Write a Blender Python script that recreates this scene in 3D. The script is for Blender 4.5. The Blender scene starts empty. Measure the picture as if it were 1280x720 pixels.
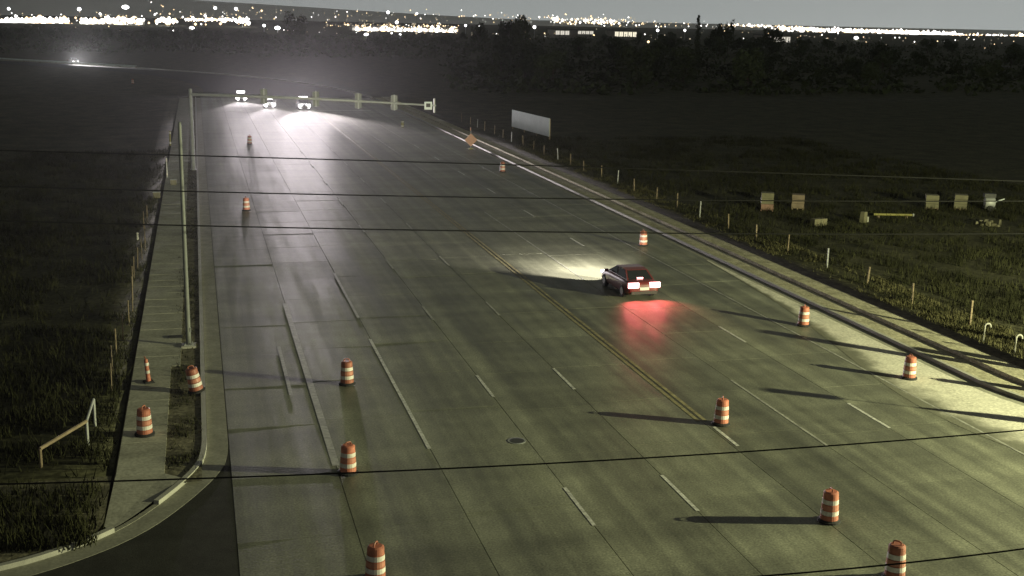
import bpy, bmesh, math, random
import numpy as np
from mathutils import Vector, Matrix, noise

random.seed(7)
R = math.radians
S = bpy.context.scene
COL = S.collection

# ------------------------------------------------------------------ camera
FPX, PITCH, YAW, ROLL, CAMH = 1467.35, 0.2242165, 0.2630961, 0.0211582, 14.302
_F = Vector((math.sin(YAW) * math.cos(PITCH), math.cos(YAW) * math.cos(PITCH), -math.sin(PITCH)))
_R0 = Vector((math.cos(YAW), -math.sin(YAW), 0))
_U0 = _R0.cross(_F)
_R = _R0 * math.cos(ROLL) + _U0 * math.sin(ROLL)
_U = -_R0 * math.sin(ROLL) + _U0 * math.cos(ROLL)
cam_d = bpy.data.cameras.new('camera')
cam_d.sensor_width = 36.0
cam_d.lens = FPX / 1280 * 36
cam_d.clip_start = 0.5
cam_d.clip_end = 40000
cam = bpy.data.objects.new('camera', cam_d)
COL.objects.link(cam)
M = Matrix.Identity(4)
for i in range(3):
    M[i][0], M[i][1], M[i][2] = _R[i], _U[i], -_F[i]
M[2][3] = CAMH
cam.matrix_world = M
S.camera = cam

# ------------------------------------------------------------------ night sky (city sky glow)
W = bpy.data.worlds.new('World')
S.world = W
W.use_nodes = True
wn = W.node_tree
wn.nodes.clear()
out = wn.nodes.new('ShaderNodeOutputWorld')
bg = wn.nodes.new('ShaderNodeBackground')
tc = wn.nodes.new('ShaderNodeTexCoord')
sp = wn.nodes.new('ShaderNodeSeparateXYZ')
rmp = wn.nodes.new('ShaderNodeValToRGB')
wn.links.new(tc.outputs['Generated'], sp.inputs[0])
wn.links.new(sp.outputs['Z'], rmp.inputs[0])
cr = rmp.color_ramp
cr.elements[0].position = 0.0
cr.elements[0].color = (0.36, 0.385, 0.375, 1)
cr.elements[1].position = 1.0
cr.elements[1].color = (0.062, 0.066, 0.054, 1)
e = cr.elements.new(0.10); e.color = (0.235, 0.245, 0.235, 1)
e = cr.elements.new(0.35); e.color = (0.090, 0.096, 0.080, 1)
wmap = wn.nodes.new('ShaderNodeMapRange')       # town glow stronger to the east (+X)
wmap.inputs['From Min'].default_value = -0.2
wmap.inputs['From Max'].default_value = 0.6
wmap.inputs['To Min'].default_value = 0.62
wmap.inputs['To Max'].default_value = 1.2
wn.links.new(sp.outputs['X'], wmap.inputs['Value'])
wmul = wn.nodes.new('ShaderNodeVectorMath'); wmul.operation = 'SCALE'
wn.links.new(rmp.outputs[0], wmul.inputs[0])
wn.links.new(wmap.outputs[0], wmul.inputs['Scale'])
wn.links.new(wmul.outputs[0], bg.inputs[0])
bg.inputs[1].default_value = 1.0
wn.links.new(bg.outputs[0], out.inputs[0])

vs = S.view_settings
vs.view_transform = 'Standard'
vs.look = 'None'
vs.exposure = 0.0
vs.gamma = 1.0
vs.use_curve_mapping = False
S.cycles.use_denoising = True
S.cycles.denoiser = 'OPENIMAGEDENOISE'
S.cycles.denoising_prefilter = 'ACCURATE'
S.cycles.sample_clamp_indirect = 2.0
S.cycles.sample_clamp_direct = 5.0
S.cycles.max_bounces = 5
S.cycles.volume_bounces = 0
S.cycles.caustics_reflective = False
S.cycles.caustics_refractive = False

# the street lamp across the side street that lights the crossing (lamp built further down)
LAMP_HEAD = Vector((52.0, 20.5, 9.35))
LAMP_POWER = 150000
LAMP_COLOR = (1.0, 1.0, 0.56)

HAZE = 0.000045

# ------------------------------------------------------------------ helpers
def ray(px, py):
    return _F + _R * ((px - 640) / FPX) + _U * ((360 - py) / FPX)
def at(px, py, z=0.0):
    d = ray(px, py)
    return Vector((0, 0, CAMH)) + d * ((z - CAMH) / d.z)
def atY(px, py, Y):
    d = ray(px, py)
    return Vector((0, 0, CAMH)) + d * (Y / d.y)

def tag(o, label=None, cat=None, group=None, kind=None):
    if label: o['label'] = label
    if cat: o['category'] = cat
    if group: o['group'] = group
    if kind: o['kind'] = kind
    return o

class MB:
    def __init__(s):
        s.v = []; s.f = []; s.m = []; s.mi = 0
    def box(s, c, d, rz=0.0, taper=1.0):
        n = len(s.v)
        ca, sa = math.cos(rz), math.sin(rz)
        for dz in (-.5, .5):
            k = taper if dz > 0 else 1
            for dx, dy in ((-.5, -.5), (.5, -.5), (.5, .5), (-.5, .5)):
                x, y = dx * d[0] * k, dy * d[1] * k
                s.v.append((c[0] + x * ca - y * sa, c[1] + x * sa + y * ca, c[2] + dz * d[2]))
        for q in ((0, 3, 2, 1), (4, 5, 6, 7), (0, 1, 5, 4), (1, 2, 6, 5), (2, 3, 7, 6), (3, 0, 4, 7)):
            s.f.append(tuple(n + i for i in q)); s.m.append(s.mi)
        return s
    def poly(s, pts):
        n = len(s.v); s.v += [tuple(p) for p in pts]
        s.f.append(tuple(range(n, n + len(pts)))); s.m.append(s.mi)
        return s
    def tube(s, pts, r, n=8, cap=True):
        pts = [Vector(p) for p in pts]
        rs = r if isinstance(r, (list, tuple)) else [r] * len(pts)
        base = len(s.v)
        for i, p in enumerate(pts):
            t = (pts[min(i + 1, len(pts) - 1)] - pts[max(i - 1, 0)]).normalized()
            a = t.cross(Vector((0, 0, 1)))
            if a.length < 1e-3: a = Vector((1, 0, 0))
            a.normalize(); b = t.cross(a)
            for k in range(n):
                an = 2 * math.pi * k / n
                s.v.append(tuple(p + (a * math.cos(an) + b * math.sin(an)) * rs[i]))
        for i in range(len(pts) - 1):
            for k in range(n):
                a0 = base + i * n + k; a1 = base + i * n + (k + 1) % n
                s.f.append((a0, a1, a1 + n, a0 + n)); s.m.append(s.mi)
        if cap:
            s.f.append(tuple(base + k for k in range(n))[::-1]); s.m.append(s.mi)
            e = base + (len(pts) - 1) * n
            s.f.append(tuple(e + k for k in range(n))); s.m.append(s.mi)
        return s
    def lathe(s, prof, n=20, c=(0, 0, 0), cap=True):
        base = len(s.v)
        for r, z in prof:
            for k in range(n):
                an = 2 * math.pi * k / n
                s.v.append((c[0] + r * math.cos(an), c[1] + r * math.sin(an), c[2] + z))
        for i in range(len(prof) - 1):
            for k in range(n):
                a0 = base + i * n + k; a1 = base + i * n + (k + 1) % n
                s.f.append((a0, a1, a1 + n, a0 + n)); s.m.append(s.mi)
        if cap:
            s.f.append(tuple(base + k for k in range(n))[::-1]); s.m.append(s.mi)
            e = base + (len(prof) - 1) * n
            s.f.append(tuple(e + k for k in range(n))); s.m.append(s.mi)
        return s
    def mesh(s, name):
        me = bpy.data.meshes.new(name)
        me.from_pydata(s.v, [], s.f)
        me.update()
        return me
    def build(s, name, mat, parent=None, smooth=False, loc=None):
        me = s.mesh(name)
        for m in (mat if isinstance(mat, (list, tuple)) else [mat]): me.materials.append(m)
        if len(me.materials) > 1: me.polygons.foreach_set('material_index', s.m)
        if smooth:
            me.shade_smooth()
        o = bpy.data.objects.new(name, me)
        COL.objects.link(o)
        if parent: o.parent = parent
        if loc is not None: o.location = loc
        return o

def empty(name, loc=(0, 0, 0), rz=0.0):
    o = bpy.data.objects.new(name, None)
    o.empty_display_size = 0.3
    COL.objects.link(o)
    o.location = loc; o.rotation_euler = (0, 0, rz)
    return o
def copy_tree(o, parent=None):
    c = o.copy(); COL.objects.link(c)
    if parent: c.parent = parent
    for ch in list(o.children): copy_tree(ch, c)
    return c

MATS = {}
def mat(name, col, rough=0.7, var=0.25, scale=3.0, stretch=(1, 1, 1), bump=0.0, bscale=40.0, metal=0.0, rnd=0.0, spec=0.5, coat=0.0, col2=None, fine=0.0, fscale=30.0, rvar=0.0, extra=()):
    m = bpy.data.materials.new(name); MATS[name] = m
    m.use_nodes = True
    nt = m.node_tree; N = nt.nodes; L = nt.links
    b = N['Principled BSDF']
    b.inputs['Roughness'].default_value = rough
    b.inputs['Metallic'].default_value = metal
    b.inputs['Specular IOR Level'].default_value = spec
    b.inputs['Coat Weight'].default_value = coat
    geo = N.new('ShaderNodeNewGeometry')
    mp = N.new('ShaderNodeMapping'); mp.inputs['Scale'].default_value = stretch
    L.new(geo.outputs['Position'], mp.inputs[0])
    nz = N.new('ShaderNodeTexNoise'); nz.inputs['Scale'].default_value = scale; nz.inputs['Detail'].default_value = 6; nz.inputs['Roughness'].default_value = .65
    L.new(mp.outputs[0], nz.inputs['Vector'])
    r = N.new('ShaderNodeValToRGB')
    c2 = col2 if col2 else tuple(min(1, c * (1 + var)) for c in col)
    c1 = tuple(c * (1 - var) for c in col)
    r.color_ramp.elements[0].position = .3; r.color_ramp.elements[0].color = (*c1, 1)
    r.color_ramp.elements[1].position = .7; r.color_ramp.elements[1].color = (*c2, 1)
    L.new(nz.outputs['Fac'], r.inputs[0])
    last = r.outputs[0]
    def scaleby(fac_socket, lo, hi, fmin=0, fmax=1):
        nonlocal last
        mr = N.new('ShaderNodeMapRange')
        mr.inputs['From Min'].default_value = fmin; mr.inputs['From Max'].default_value = fmax
        mr.inputs['To Min'].default_value = lo; mr.inputs['To Max'].default_value = hi
        L.new(fac_socket, mr.inputs['Value'])
        vm = N.new('ShaderNodeVectorMath'); vm.operation = 'SCALE'
        L.new(last, vm.inputs[0]); L.new(mr.outputs[0], vm.inputs['Scale'])
        last = vm.outputs[0]
    if fine:
        nf = N.new('ShaderNodeTexNoise'); nf.inputs['Scale'].default_value = fscale; nf.inputs['Detail'].default_value = 3
        L.new(geo.outputs['Position'], nf.inputs['Vector'])
        scaleby(nf.outputs['Fac'], 1 - fine, 1 + fine, .3, .7)
    for es, est, amp in extra:
        em = N.new('ShaderNodeMapping'); em.inputs['Scale'].default_value = est
        L.new(geo.outputs['Position'], em.inputs[0])
        ez = N.new('ShaderNodeTexNoise'); ez.inputs['Scale'].default_value = es; ez.inputs['Detail'].default_value = 4
        L.new(em.outputs[0], ez.inputs['Vector'])
        scaleby(ez.outputs['Fac'], 1 - amp, 1 + amp, .32, .68)
    if rnd:
        oi = N.new('ShaderNodeObjectInfo')
        scaleby(oi.outputs['Random'], 1 - rnd, 1 + rnd)
    L.new(last, b.inputs['Base Color'])
    if rvar:
        mr = N.new('ShaderNodeMapRange'); mr.inputs['From Min'].default_value = .3; mr.inputs['From Max'].default_value = .7
        mr.inputs['To Min'].default_value = rough - rvar; mr.inputs['To Max'].default_value = rough + rvar
        L.new(nz.outputs['Fac'], mr.inputs['Value']); L.new(mr.outputs[0], b.inputs['Roughness'])
    if bump:
        nb = N.new('ShaderNodeTexNoise'); nb.inputs['Scale'].default_value = bscale; nb.inputs['Detail'].default_value = 4
        L.new(geo.outputs['Position'], nb.inputs['Vector'])
        bp = N.new('ShaderNodeBump'); bp.inputs['Strength'].default_value = bump; bp.inputs['Distance'].default_value = .03
        L.new(nb.outputs['Fac'], bp.inputs['Height']); L.new(bp.outputs[0], b.inputs['Normal'])
    return m
def emat(name, col, strength, sample=False):
    m = bpy.data.materials.new(name); MATS[name] = m
    m.use_nodes = True
    nt = m.node_tree; nt.nodes.clear()
    o = nt.nodes.new('ShaderNodeOutputMaterial'); e = nt.nodes.new('ShaderNodeEmission')
    e.inputs[0].default_value = (*col, 1); e.inputs[1].default_value = strength
    nt.links.new(e.outputs[0], o.inputs[0])
    if not sample: m.cycles.emission_sampling = 'NONE'
    return m

m_slab = mat('road_concrete', (0.152, 0.155, 0.113), .52, .22, .9, (1.0, .05, 1), extra=((1.0, (1.1, .012, 1), .36), (1.0, (.07, .42, 1), .26), (.22, (1, 1, 1), .13), (2.2, (1, .5, 1), .13), (16, (1, 1, 1), .30)), bump=.04, bscale=9, rnd=.05, fine=.22, fscale=14, rvar=.10, spec=.5)
m_joint = mat('joint_sealant', (0.105, 0.105, 0.09), .8, .4, 1)
m_dust_lamp_pool = mat('dusty_concrete_lamp_pool', (0.58, 0.56, 0.47), .9, .22, 1.1, bump=.4, bscale=10, fine=.22, fscale=8, spec=.1)  # dusty concrete, lamp-pool brightness included in its pale colour
m_pale = mat('pale_concrete', (0.26, 0.256, 0.205), .85, .22, 1.3, spec=.2, bump=.12, bscale=12, rnd=.06, fine=.16, fscale=10)
m_walk = mat('footway_concrete', (0.36, 0.355, 0.29), .9, .22, 1.0, spec=.1, bump=.15, bscale=12, rnd=.10, fine=.2, fscale=9)
m_kerb = mat('kerb_concrete', (0.34, 0.335, 0.29), .8, .15, 1.5, bump=.15, rnd=.05, fine=.12)
m_asphalt = mat('asphalt', (0.040, 0.040, 0.036), .95, .25, 1.2, spec=.1, bump=.15, bscale=30, fine=.3, fscale=25)
m_soil = mat('field_soil', (0.042, 0.043, 0.024), .95, .45, .35, bump=.6, bscale=3, fine=.5, fscale=4, col2=(0.085, 0.083, 0.048), spec=.1)
m_dirt = mat('verge_dirt', (0.15, 0.14, 0.095), .95, .45, .8, bump=.6, bscale=8, fine=.45, fscale=6, spec=.1)
m_gravel = mat('roadside_gravel', (0.36, 0.34, 0.24), .95, .35, 1.4, bump=.8, bscale=14, fine=.35, fscale=9, spec=.1)
m_grass = mat('dry_grass', (0.016, 0.019, 0.009), .95, .6, .3, col2=(0.045, 0.046, 0.022), spec=.05)
m_dry = mat('dead_weeds', (0.085, 0.08, 0.04), .95, .5, .6, spec=.05)
m_leaf = mat('leaf', (0.055, 0.068, 0.032), .85, .4, .6, rnd=.3, spec=.15)
m_bark = mat('bark', (0.07, 0.055, 0.04), .95, .3, 4)
m_white = mat('white_paint', (0.50, 0.50, 0.46), .5, .3, 2.0, fine=.3, fscale=8)
m_wornwhite = mat('worn_white_paint', (0.30, 0.30, 0.26), .5, .3, 1.0, fine=.35, fscale=6)
m_yellow = mat('yellow_paint', (0.225, 0.20, 0.105), .7, .35, 1.2, fine=.35, fscale=6)
m_galv = mat('galvanised_steel', (0.40, 0.41, 0.40), .55, .15, 2, metal=.2)
m_steel = mat('grey_steel', (0.26, 0.27, 0.27), .55, .2, 2, metal=.2)
m_post = mat('dull_grey_pole', (0.17, 0.18, 0.17), .6, .2, 2)
m_dark = mat('dark_housing', (0.03, 0.03, 0.03), .6, .2, 5)
m_rubber = mat('black_rubber', (0.018, 0.018, 0.018), .85, .3, 6)
m_orange = mat('orange_plastic', (0.40, 0.135, 0.085), .55, .30, 5, rnd=.28)
m_reflect = mat('white_reflective_band', (0.62, 0.58, 0.53), .5, .28, 7)
m_reflor = mat('orange_reflective_band', (0.46, 0.19, 0.13), .45, .12, 6)
m_wire = mat('wire', (0.014, 0.014, 0.014), 1.0, .2, 2, spec=0)
m_wood = mat('weathered_wood', (0.20, 0.155, 0.10), .9, .35, 3, rnd=.2)
m_board = mat('white_board', (0.62, 0.68, 0.68), .5, .10, .7)
m_tan = mat('tan_load', (0.135, 0.125, 0.075), .8, .25, 2, rnd=.12)
m_pink = mat('reddish_block', (0.20, 0.12, 0.09), .85, .25, 2)
m_signor = mat('orange_sign_sheet', (0.42, 0.19, 0.12), .45, .08, 2)
m_yelgr = mat('yellow_green_plastic', (0.24, 0.22, 0.06), .6, .15, 3)
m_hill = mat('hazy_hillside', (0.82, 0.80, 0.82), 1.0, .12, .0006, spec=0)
m_wall = mat('building_wall', (0.30, 0.28, 0.25), .85, .2, .3)
m_roof = mat('building_roof', (0.10, 0.10, 0.10), .9, .2, .3)
e_city = emat('city_lamp_glow', (1.0, 0.97, 0.90), 9)
e_warm = emat('warm_lamp_glow', (1.0, 0.72, 0.40), 3)
e_dim = emat('dim_lamp_glow', (1.0, 0.85, 0.58), .6)
e_flood = emat('flood_lamp_glow', (1.0, 0.99, 0.97), 60)
e_win = emat('lit_window', (1.0, 0.92, 0.70), 1.1)
e_front = emat('lit_shop_front', (1.0, 0.94, 0.80), .75)
e_head = emat('headlight_glow', (1.0, 0.98, 0.97), 40, True)
e_headn = emat('near_headlight_glow', (1.0, 0.97, 0.92), 5, True)
e_tail = emat('tail_light_glow', (1.0, 0.42, 0.40), 7, True)

# ------------------------------------------------------------------ ground sheet
XL_KERB, XR_KERB = -0.1, 30.95
def hgt(x, y):
    n = noise.noise(Vector((x * .09, y * .09, 0))) * .16 + noise.noise(Vector((x * .4, y * .4, 3))) * .06
    corridor = (-3.0 <= x <= 33.6 and y < 215)
    side = y < 36.5
    if corridor or side: return -0.22
    if x < -3.0:
        t = min(1, (-3.0 - x) / 4); z = .10 + (n - .05) * t - .25 * t * min(1, max(0, (-3 - x) / 12))
    else:
        t = min(1, max(0, (x - 33.6) / 4)); z = .36 + n * t - .30 * min(1, max(0, (x - 37) / 10)) 
        if y >= 215: z = n
    if y > 215: z = n - .05
    return z * max(0.0, min(1, 1.6 - y / 400)) - (.1 if y > 215 else 0)
xs = [-5000, -3000, -1500, -600, -250, -120, -70, -45] + list(np.arange(-32, -3.5, 1.3)) + [-3.01, -2.99, 14, 33.59, 33.61] + list(np.arange(35, 75, 1.3)) + [82, 95, 120, 170, 260, 420, 800, 1600, 3000, 5000]
ys = [-60, -20, 5, 20, 36.49, 36.51] + list(np.arange(38, 120, 1.5)) + list(np.arange(124, 214, 6)) + [214.9, 215.1, 225, 250, 300, 380, 500, 700, 1000, 1600, 3000, 5000]
vv = [(x, y, hgt(x, y)) for y in ys for x in xs]
nx = len(xs)
ff = [(j * nx + i, j * nx + i + 1, (j + 1) * nx + i + 1, (j + 1) * nx + i) for j in range(len(ys) - 1) for i in range(nx - 1)]
g = MB(); g.v = vv; g.f = ff; g.m = [0] * len(ff)
ground = g.build('ground', m_soil, smooth=True); tag(ground, kind='structure')
def ground_z(x, y): return hgt(x, y)

# ------------------------------------------------------------------ main road: slabs over a sealant bed
road = MB().poly([(0.6, -20, -.03), (30.4, -20, -.03), (30.4, 216, -.03), (0.6, 216, -.03)]).build('road', m_joint)
tag(road, kind='structure')
lane_x = [0.62, 3.95, 7.25, 10.73, 14.13, 17.6, 20.9, 24.1, 27.3, 30.38]
SL = 4.75
slab_me = MB().box((0, 0, -.02), (1, 1, .04)).mesh('slab'); slab_me.materials.append(m_slab)
rest = MB()
y = 12.0; row = 0
rr = random.Random(3)
while y < 215:
    for i in range(len(lane_x) - 1):
        x0, x1 = lane_x[i], lane_x[i + 1]
        yo = y + (.35 * (i % 3))
        if 21 < y < 172 and not (y > 150 and i in (0, 8)):
            o = bpy.data.objects.new('slab', slab_me); COL.objects.link(o); o.parent = road
            o.location = ((x0 + x1) / 2, yo + SL / 2, (rr.uniform(-.0015, .0015) if y < 100 else rr.uniform(-.0004, .0004)) - .002)
            o.scale = (x1 - x0 - .022, SL - .015, 1)
            o.rotation_euler = (R(rr.gauss(0, .02 if y < 80 else .008)), R(rr.gauss(0, .015 if y < 80 else .005)), 0)
        else:
            rest.box(((x0 + x1) / 2, yo + SL / 2, -.024), (x1 - x0 - .04, SL - .03, .04))
    y += SL; row += 1
o = rest.build('distant_slabs', m_slab, road); tag(o, kind='stuff')

# the road carries on and bends left beyond the signal
far = MB()
cl = []
for k in range(40):
    t = k / 39
    cl.append(Vector((15.5 - 330 * t ** 2.1, 214 + 330 * t - 60 * t * t, -.03)))
for k in range(39):
    a, b = cl[k], cl[k + 1]
    t0 = (cl[min(k + 1, 39)] - cl[max(k - 1, 0)]).normalized(); t1 = (cl[min(k + 2, 39)] - cl[k]).normalized()
    n0 = Vector((t0.y, -t0.x, 0)); n1 = Vector((t1.y, -t1.x, 0))
    wd0, wd1 = 15 - 8 * min(1, k / 12), 15 - 8 * min(1, (k + 1) / 12)
    zz = Vector((0, 0, .13))
    far.poly([a - n0 * wd0 + zz, a + n0 * wd0 + zz, b + n1 * wd1 + zz, b - n1 * wd1 + zz])
tag(far.build('distant_road', m_asphalt), kind='structure')
# kerb on the outside of the bend, a pale thread in the headlights
for sgn, nm in ((1, 'distant_kerb'),):
    k2 = MB()
    pts = []
    for k in range(40):
        t0 = (cl[min(k + 1, 39)] - cl[max(k - 1, 0)]).normalized(); n0 = Vector((t0.y, -t0.x, 0))
        pts.append(cl[k] + n0 * sgn * (15.2 - 8 * min(1, k / 12)) + Vector((0, 0, .2)))
    k2.tube(pts, .18, 4)
    tag(k2.build(nm, m_kerb), kind='structure')

# paint
def stripe(name, x, y0, y1, w, m, z=.0055):
    o = MB().box((x, (y0 + y1) / 2, z), (w, y1 - y0, .004)).build(name, m, road)
    return o
for x, y0 in ((10.73, 30.06), (14.14, 30.4)):
    for k in range(-1, 9):
        stripe('lane_dash', x, y0 + 12.19 * k, y0 + 12.19 * k + 2.9, .12, m_white if k < 2 else m_wornwhite)
for k in range(-1, 9): stripe('lane_dash', 24.13, 35.9 + 11.95 * k, 35.9 + 11.95 * k + 2.9, .12, m_white)
stripe('lane_dash', 17.78, 35.3, 37.3, .13, m_white)
stripe('lane_line', 3.95, 36.3, 59, .24, m_wornwhite)
stripe('lane_line', 3.1, 44, 51, .14, m_wornwhite)
stripe('lane_line', 7.22, 37.2, 51.5, .13, m_white)
stripe('lane_line', 7.22, 55.5, 66, .13, m_wornwhite)
stripe('edge_line', 27.25, 30.5, 128, .10, m_wornwhite)
stripe('lane_line', 20.9, 34.6, 42.5, .10, m_wornwhite)
stripe('lane_line', 20.9, 62, 86, .10, m_wornwhite)
stripe('centre_line', 17.48, 38.0, 170, .15, m_yellow)
stripe('centre_line', 17.75, 38.0, 170, .15, m_yellow)
stripe('stop_line', 22.2, 185.4, 186.1, 8.4, m_white)
stripe('stop_line', 9.5, 183.2, 183.8, 15.0, m_wornwhite)

# manhole
mh = empty('manhole_cover', (*at(646, 551)[:2], 0.0))
MB().lathe([(.32, -.01), (.32, .010), (.27, .012)], 24).build('rim', m_steel, mh)
MB().lathe([(.26, 0), (.26, .013), (.22, .016)], 24).build('lid', m_dark, mh)
tag(mh, 'dark round manhole cover set in the concrete lanes', 'manhole')

# ------------------------------------------------------------------ kerbs, gutters, pavement
def offset_path(path, o):
    res = []
    for i, p in enumerate(path):
        t = (Vector(path[min(i + 1, len(path) - 1)]) - Vector(path[max(i - 1, 0)])).normalized()
        res.append((p[0] + t.y * o, p[1] - t.x * o))
    return res
def strip(name, path, o0, o1, z, thick, m, parent=None, z_end=None, kind='structure'):
    """band between two sideways offsets of a path; o>0 is to the right of travel"""
    a, b = offset_path(path, o0), offset_path(path, o1)
    s = MB()
    n = len(path)
    for i in range(n):
        zz = z if z_end is None else z + (z_end - z) * max(0, (i / (n - 1) - .75) / .25)
        s.v += [(a[i][0], a[i][1], zz), (b[i][0], b[i][1], zz), (a[i][0], a[i][1], zz - thick), (b[i][0], b[i][1], zz - thick)]
    for i in range(n - 1):
        q = 4 * i; w = q + 4
        s.f += [(q, q + 1, w + 1, w), (q + 1, q + 3, w + 3, w + 1), (q + 2, q, w, w + 2)]
    s.f += [(0, 2, 3, 1), (4 * n - 4, 4 * n - 3, 4 * n - 1, 4 * n - 2)]
    s.m = [0] * len(s.f)
    o = s.build(name, m, parent)
    if parent is None: tag(o, kind=kind)
    return o
def smooth_path(pts, it=2):
    for _ in range(it):
        q = [pts[0]]
        for a, b in zip(pts, pts[1:]):
            q += [(a[0] * .75 + b[0] * .25, a[1] * .75 + b[1] * .25), (a[0] * .25 + b[0] * .75, a[1] * .25 + b[1] * .75)]
        q.append(pts[-1]); pts = q
    return pts
# left kerb, travelling toward the camera (right of travel = the field side)
ret = smooth_path([(-.1, 41), (-.1, 38.3), (-.35, 36.7), (-1.4, 34.4), (-2.5, 32.6), (-3.9, 31.4), (-5.4, 30.6), (-9, 29.6), (-15, 29.2), (-60, 29.0)])
L_path = [(-.1, 214 - i * 5.0) for i in range(35)] + ret
i1 = min(range(len(L_path)), key=lambda i: abs(L_path[i][1] - 34.3) + abs(L_path[i][0] + 1.4))
i2 = min(range(len(L_path)), key=lambda i: abs(L_path[i][1] - 32.5) + abs(L_path[i][0] + 2.5))
strip('kerb', L_path[:i1 + 1], 0.0, .17, .14, .35, m_kerb)
strip('kerb', L_path[i2:], 0.0, .17, .14, .35, m_kerb)
strip('kerb_ramp', L_path[i1:i2 + 1], 0.0, .17, .012, .2, m_pale)
strip('gutter', L_path, -.70, -.01, .001, .2, m_pale)
# asphalt side street, left and right
ap = [(p[0], p[1]) for p in offset_path(L_path, -.71)]
k0 = min(range(len(ap)), key=lambda i: abs(ap[i][1] - 37.9))
poly = [(0.60, ap[k0][1] + .4)] + ap[k0 + 1:] + [(-60, -20), (.60, -20)]
s = MB(); s.poly([(x, y, -.006) for x, y in poly])
tag(s.build('side_street', m_asphalt), kind='structure')
# footway panels
walk = MB().poly([(-2.93, 35.6, .10), (-.28, 35.6, .10), (-.28, 213, .10), (-2.93, 213, .10)]).build('footway_bed', m_dirt); tag(walk, kind='structure')
pm = MB().box((0, 0, -.04), (1, 1, .08)).mesh('pavement_panel'); pm.materials.append(m_walk)
y = 36.4; k = 0
while y < 130:
    x0, x1 = -2.9, (-1.42 if y < 48 else -1.05)
    o = bpy.data.objects.new('pavement_panel', pm); COL.objects.link(o); o.parent = walk
    o.location = ((x0 + x1) / 2, y + .75, .148 + random.uniform(-.006, .006)); o.scale = (x1 - x0 - .02, 1.48, 1)
    o.rotation_euler = (R(random.gauss(0, .2)), R(random.gauss(0, .2)), 0)
    y += 1.5
o = MB().box((-1.98, 171, .105), (1.8, 80, .08)).build('distant_pavement', m_pale, walk)
# corner of the pavement, sloping to the ramp
c = MB()
bk = offset_path(L_path, .19)
seg = [p for p in bk[i1 - 8:i2 + 1] if p[1] < 36.3]
zz = lambda p: .145 if p[1] > 35.2 else .03 + .115 * max(0, (p[1] - 33) / 2.2)
top = [(-2.9, 36.39), (-1.44, 36.39)] + seg + [(-3.0, 32.9)]
c.v = [(x, y, min(.145, .02 + .125 * max(0, (y - 32.6) / 3.0))) for x, y in top]
c.f = [tuple(range(len(top)))]; c.m = [0]
tag(c.build('pavement_corner', m_walk), kind='structure')
# dirt verge behind the kerb return
v = MB()
seg2 = bk[i2 - 1:]
pts = [(-3.02, 36.6)] + [(-3.02, 33.0)] + [p for p in seg2 if p[0] < -3.0] + [(-60, 36.6)]
v.poly([(x, y, .105) for x, y in pts]); tag(v.build('corner_verge', m_dirt), kind='structure')

# right kerb, travelling away from camera (right of travel = field side)
arc = [(39.95 - 9 * math.cos(t), 40 - 9 * math.sin(t)) for t in np.linspace(math.pi / 2, 0, 14)]
R_path = [(90, 31.0), (60, 31), (45, 31)] + arc + [(30.95, 40 + i * 6.0) for i in range(1, 30)]
# field side is on the right of travel
strip('kerb', R_path, 0.0, .17, .15, .35, m_kerb)
strip('gutter', R_path, -.58, -.01, .001, .2, m_pale)
strip('roadside_strip', R_path, .175, 1.42, .135, .3, m_gravel)
strip('back_kerb', R_path, 1.42, 1.58, .30, .5, m_gravel)
strip('roadside_gravel', R_path, 1.58, 2.75, .29, .5, m_gravel)
q = MB()
q.poly([(33.55, 214, .28), (33.55, 40, .28)] + [(39.95 - 6.3 * math.cos(t), 40 - 6.3 * math.sin(t), .28) for t in np.linspace(0.1, math.pi / 2, 12)] + [(45, 33.7, .28), (90, 33.7, .28), (90, 37, .28), (40, 37, .28), (36.6, 40, .28), (36.6, 214, .28)])
tag(q.build('gravel_verge', m_gravel), kind='structure')
# dusty right shoulder, with the lamp's soft-edged pool painted into its colour
def resample(pts, n):
    P = np.array(pts); d = np.r_[0, np.cumsum(np.linalg.norm(np.diff(P, axis=0), axis=1))]
    t = np.linspace(0, d[-1], n)
    return np.c_[np.interp(t, d, P[:, 0]), np.interp(t, d, P[:, 1])]
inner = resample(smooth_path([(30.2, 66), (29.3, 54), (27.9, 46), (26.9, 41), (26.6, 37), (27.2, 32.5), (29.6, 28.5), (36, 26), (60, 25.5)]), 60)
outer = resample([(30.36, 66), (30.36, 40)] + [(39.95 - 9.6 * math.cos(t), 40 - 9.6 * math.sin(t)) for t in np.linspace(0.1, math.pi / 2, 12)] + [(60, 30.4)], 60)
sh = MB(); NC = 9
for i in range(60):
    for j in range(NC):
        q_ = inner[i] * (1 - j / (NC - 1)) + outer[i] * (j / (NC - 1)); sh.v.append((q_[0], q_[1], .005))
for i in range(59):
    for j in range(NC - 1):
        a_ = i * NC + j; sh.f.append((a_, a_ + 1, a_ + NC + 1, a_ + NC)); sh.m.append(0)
so = sh.build('shoulder', m_dust_lamp_pool); tag(so, kind='structure')
ca = so.data.attributes.new('dust_lamp_pool', 'FLOAT', 'POINT')
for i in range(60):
    for j in range(NC): ca.data[i * NC + j].value = j / (NC - 1)
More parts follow.
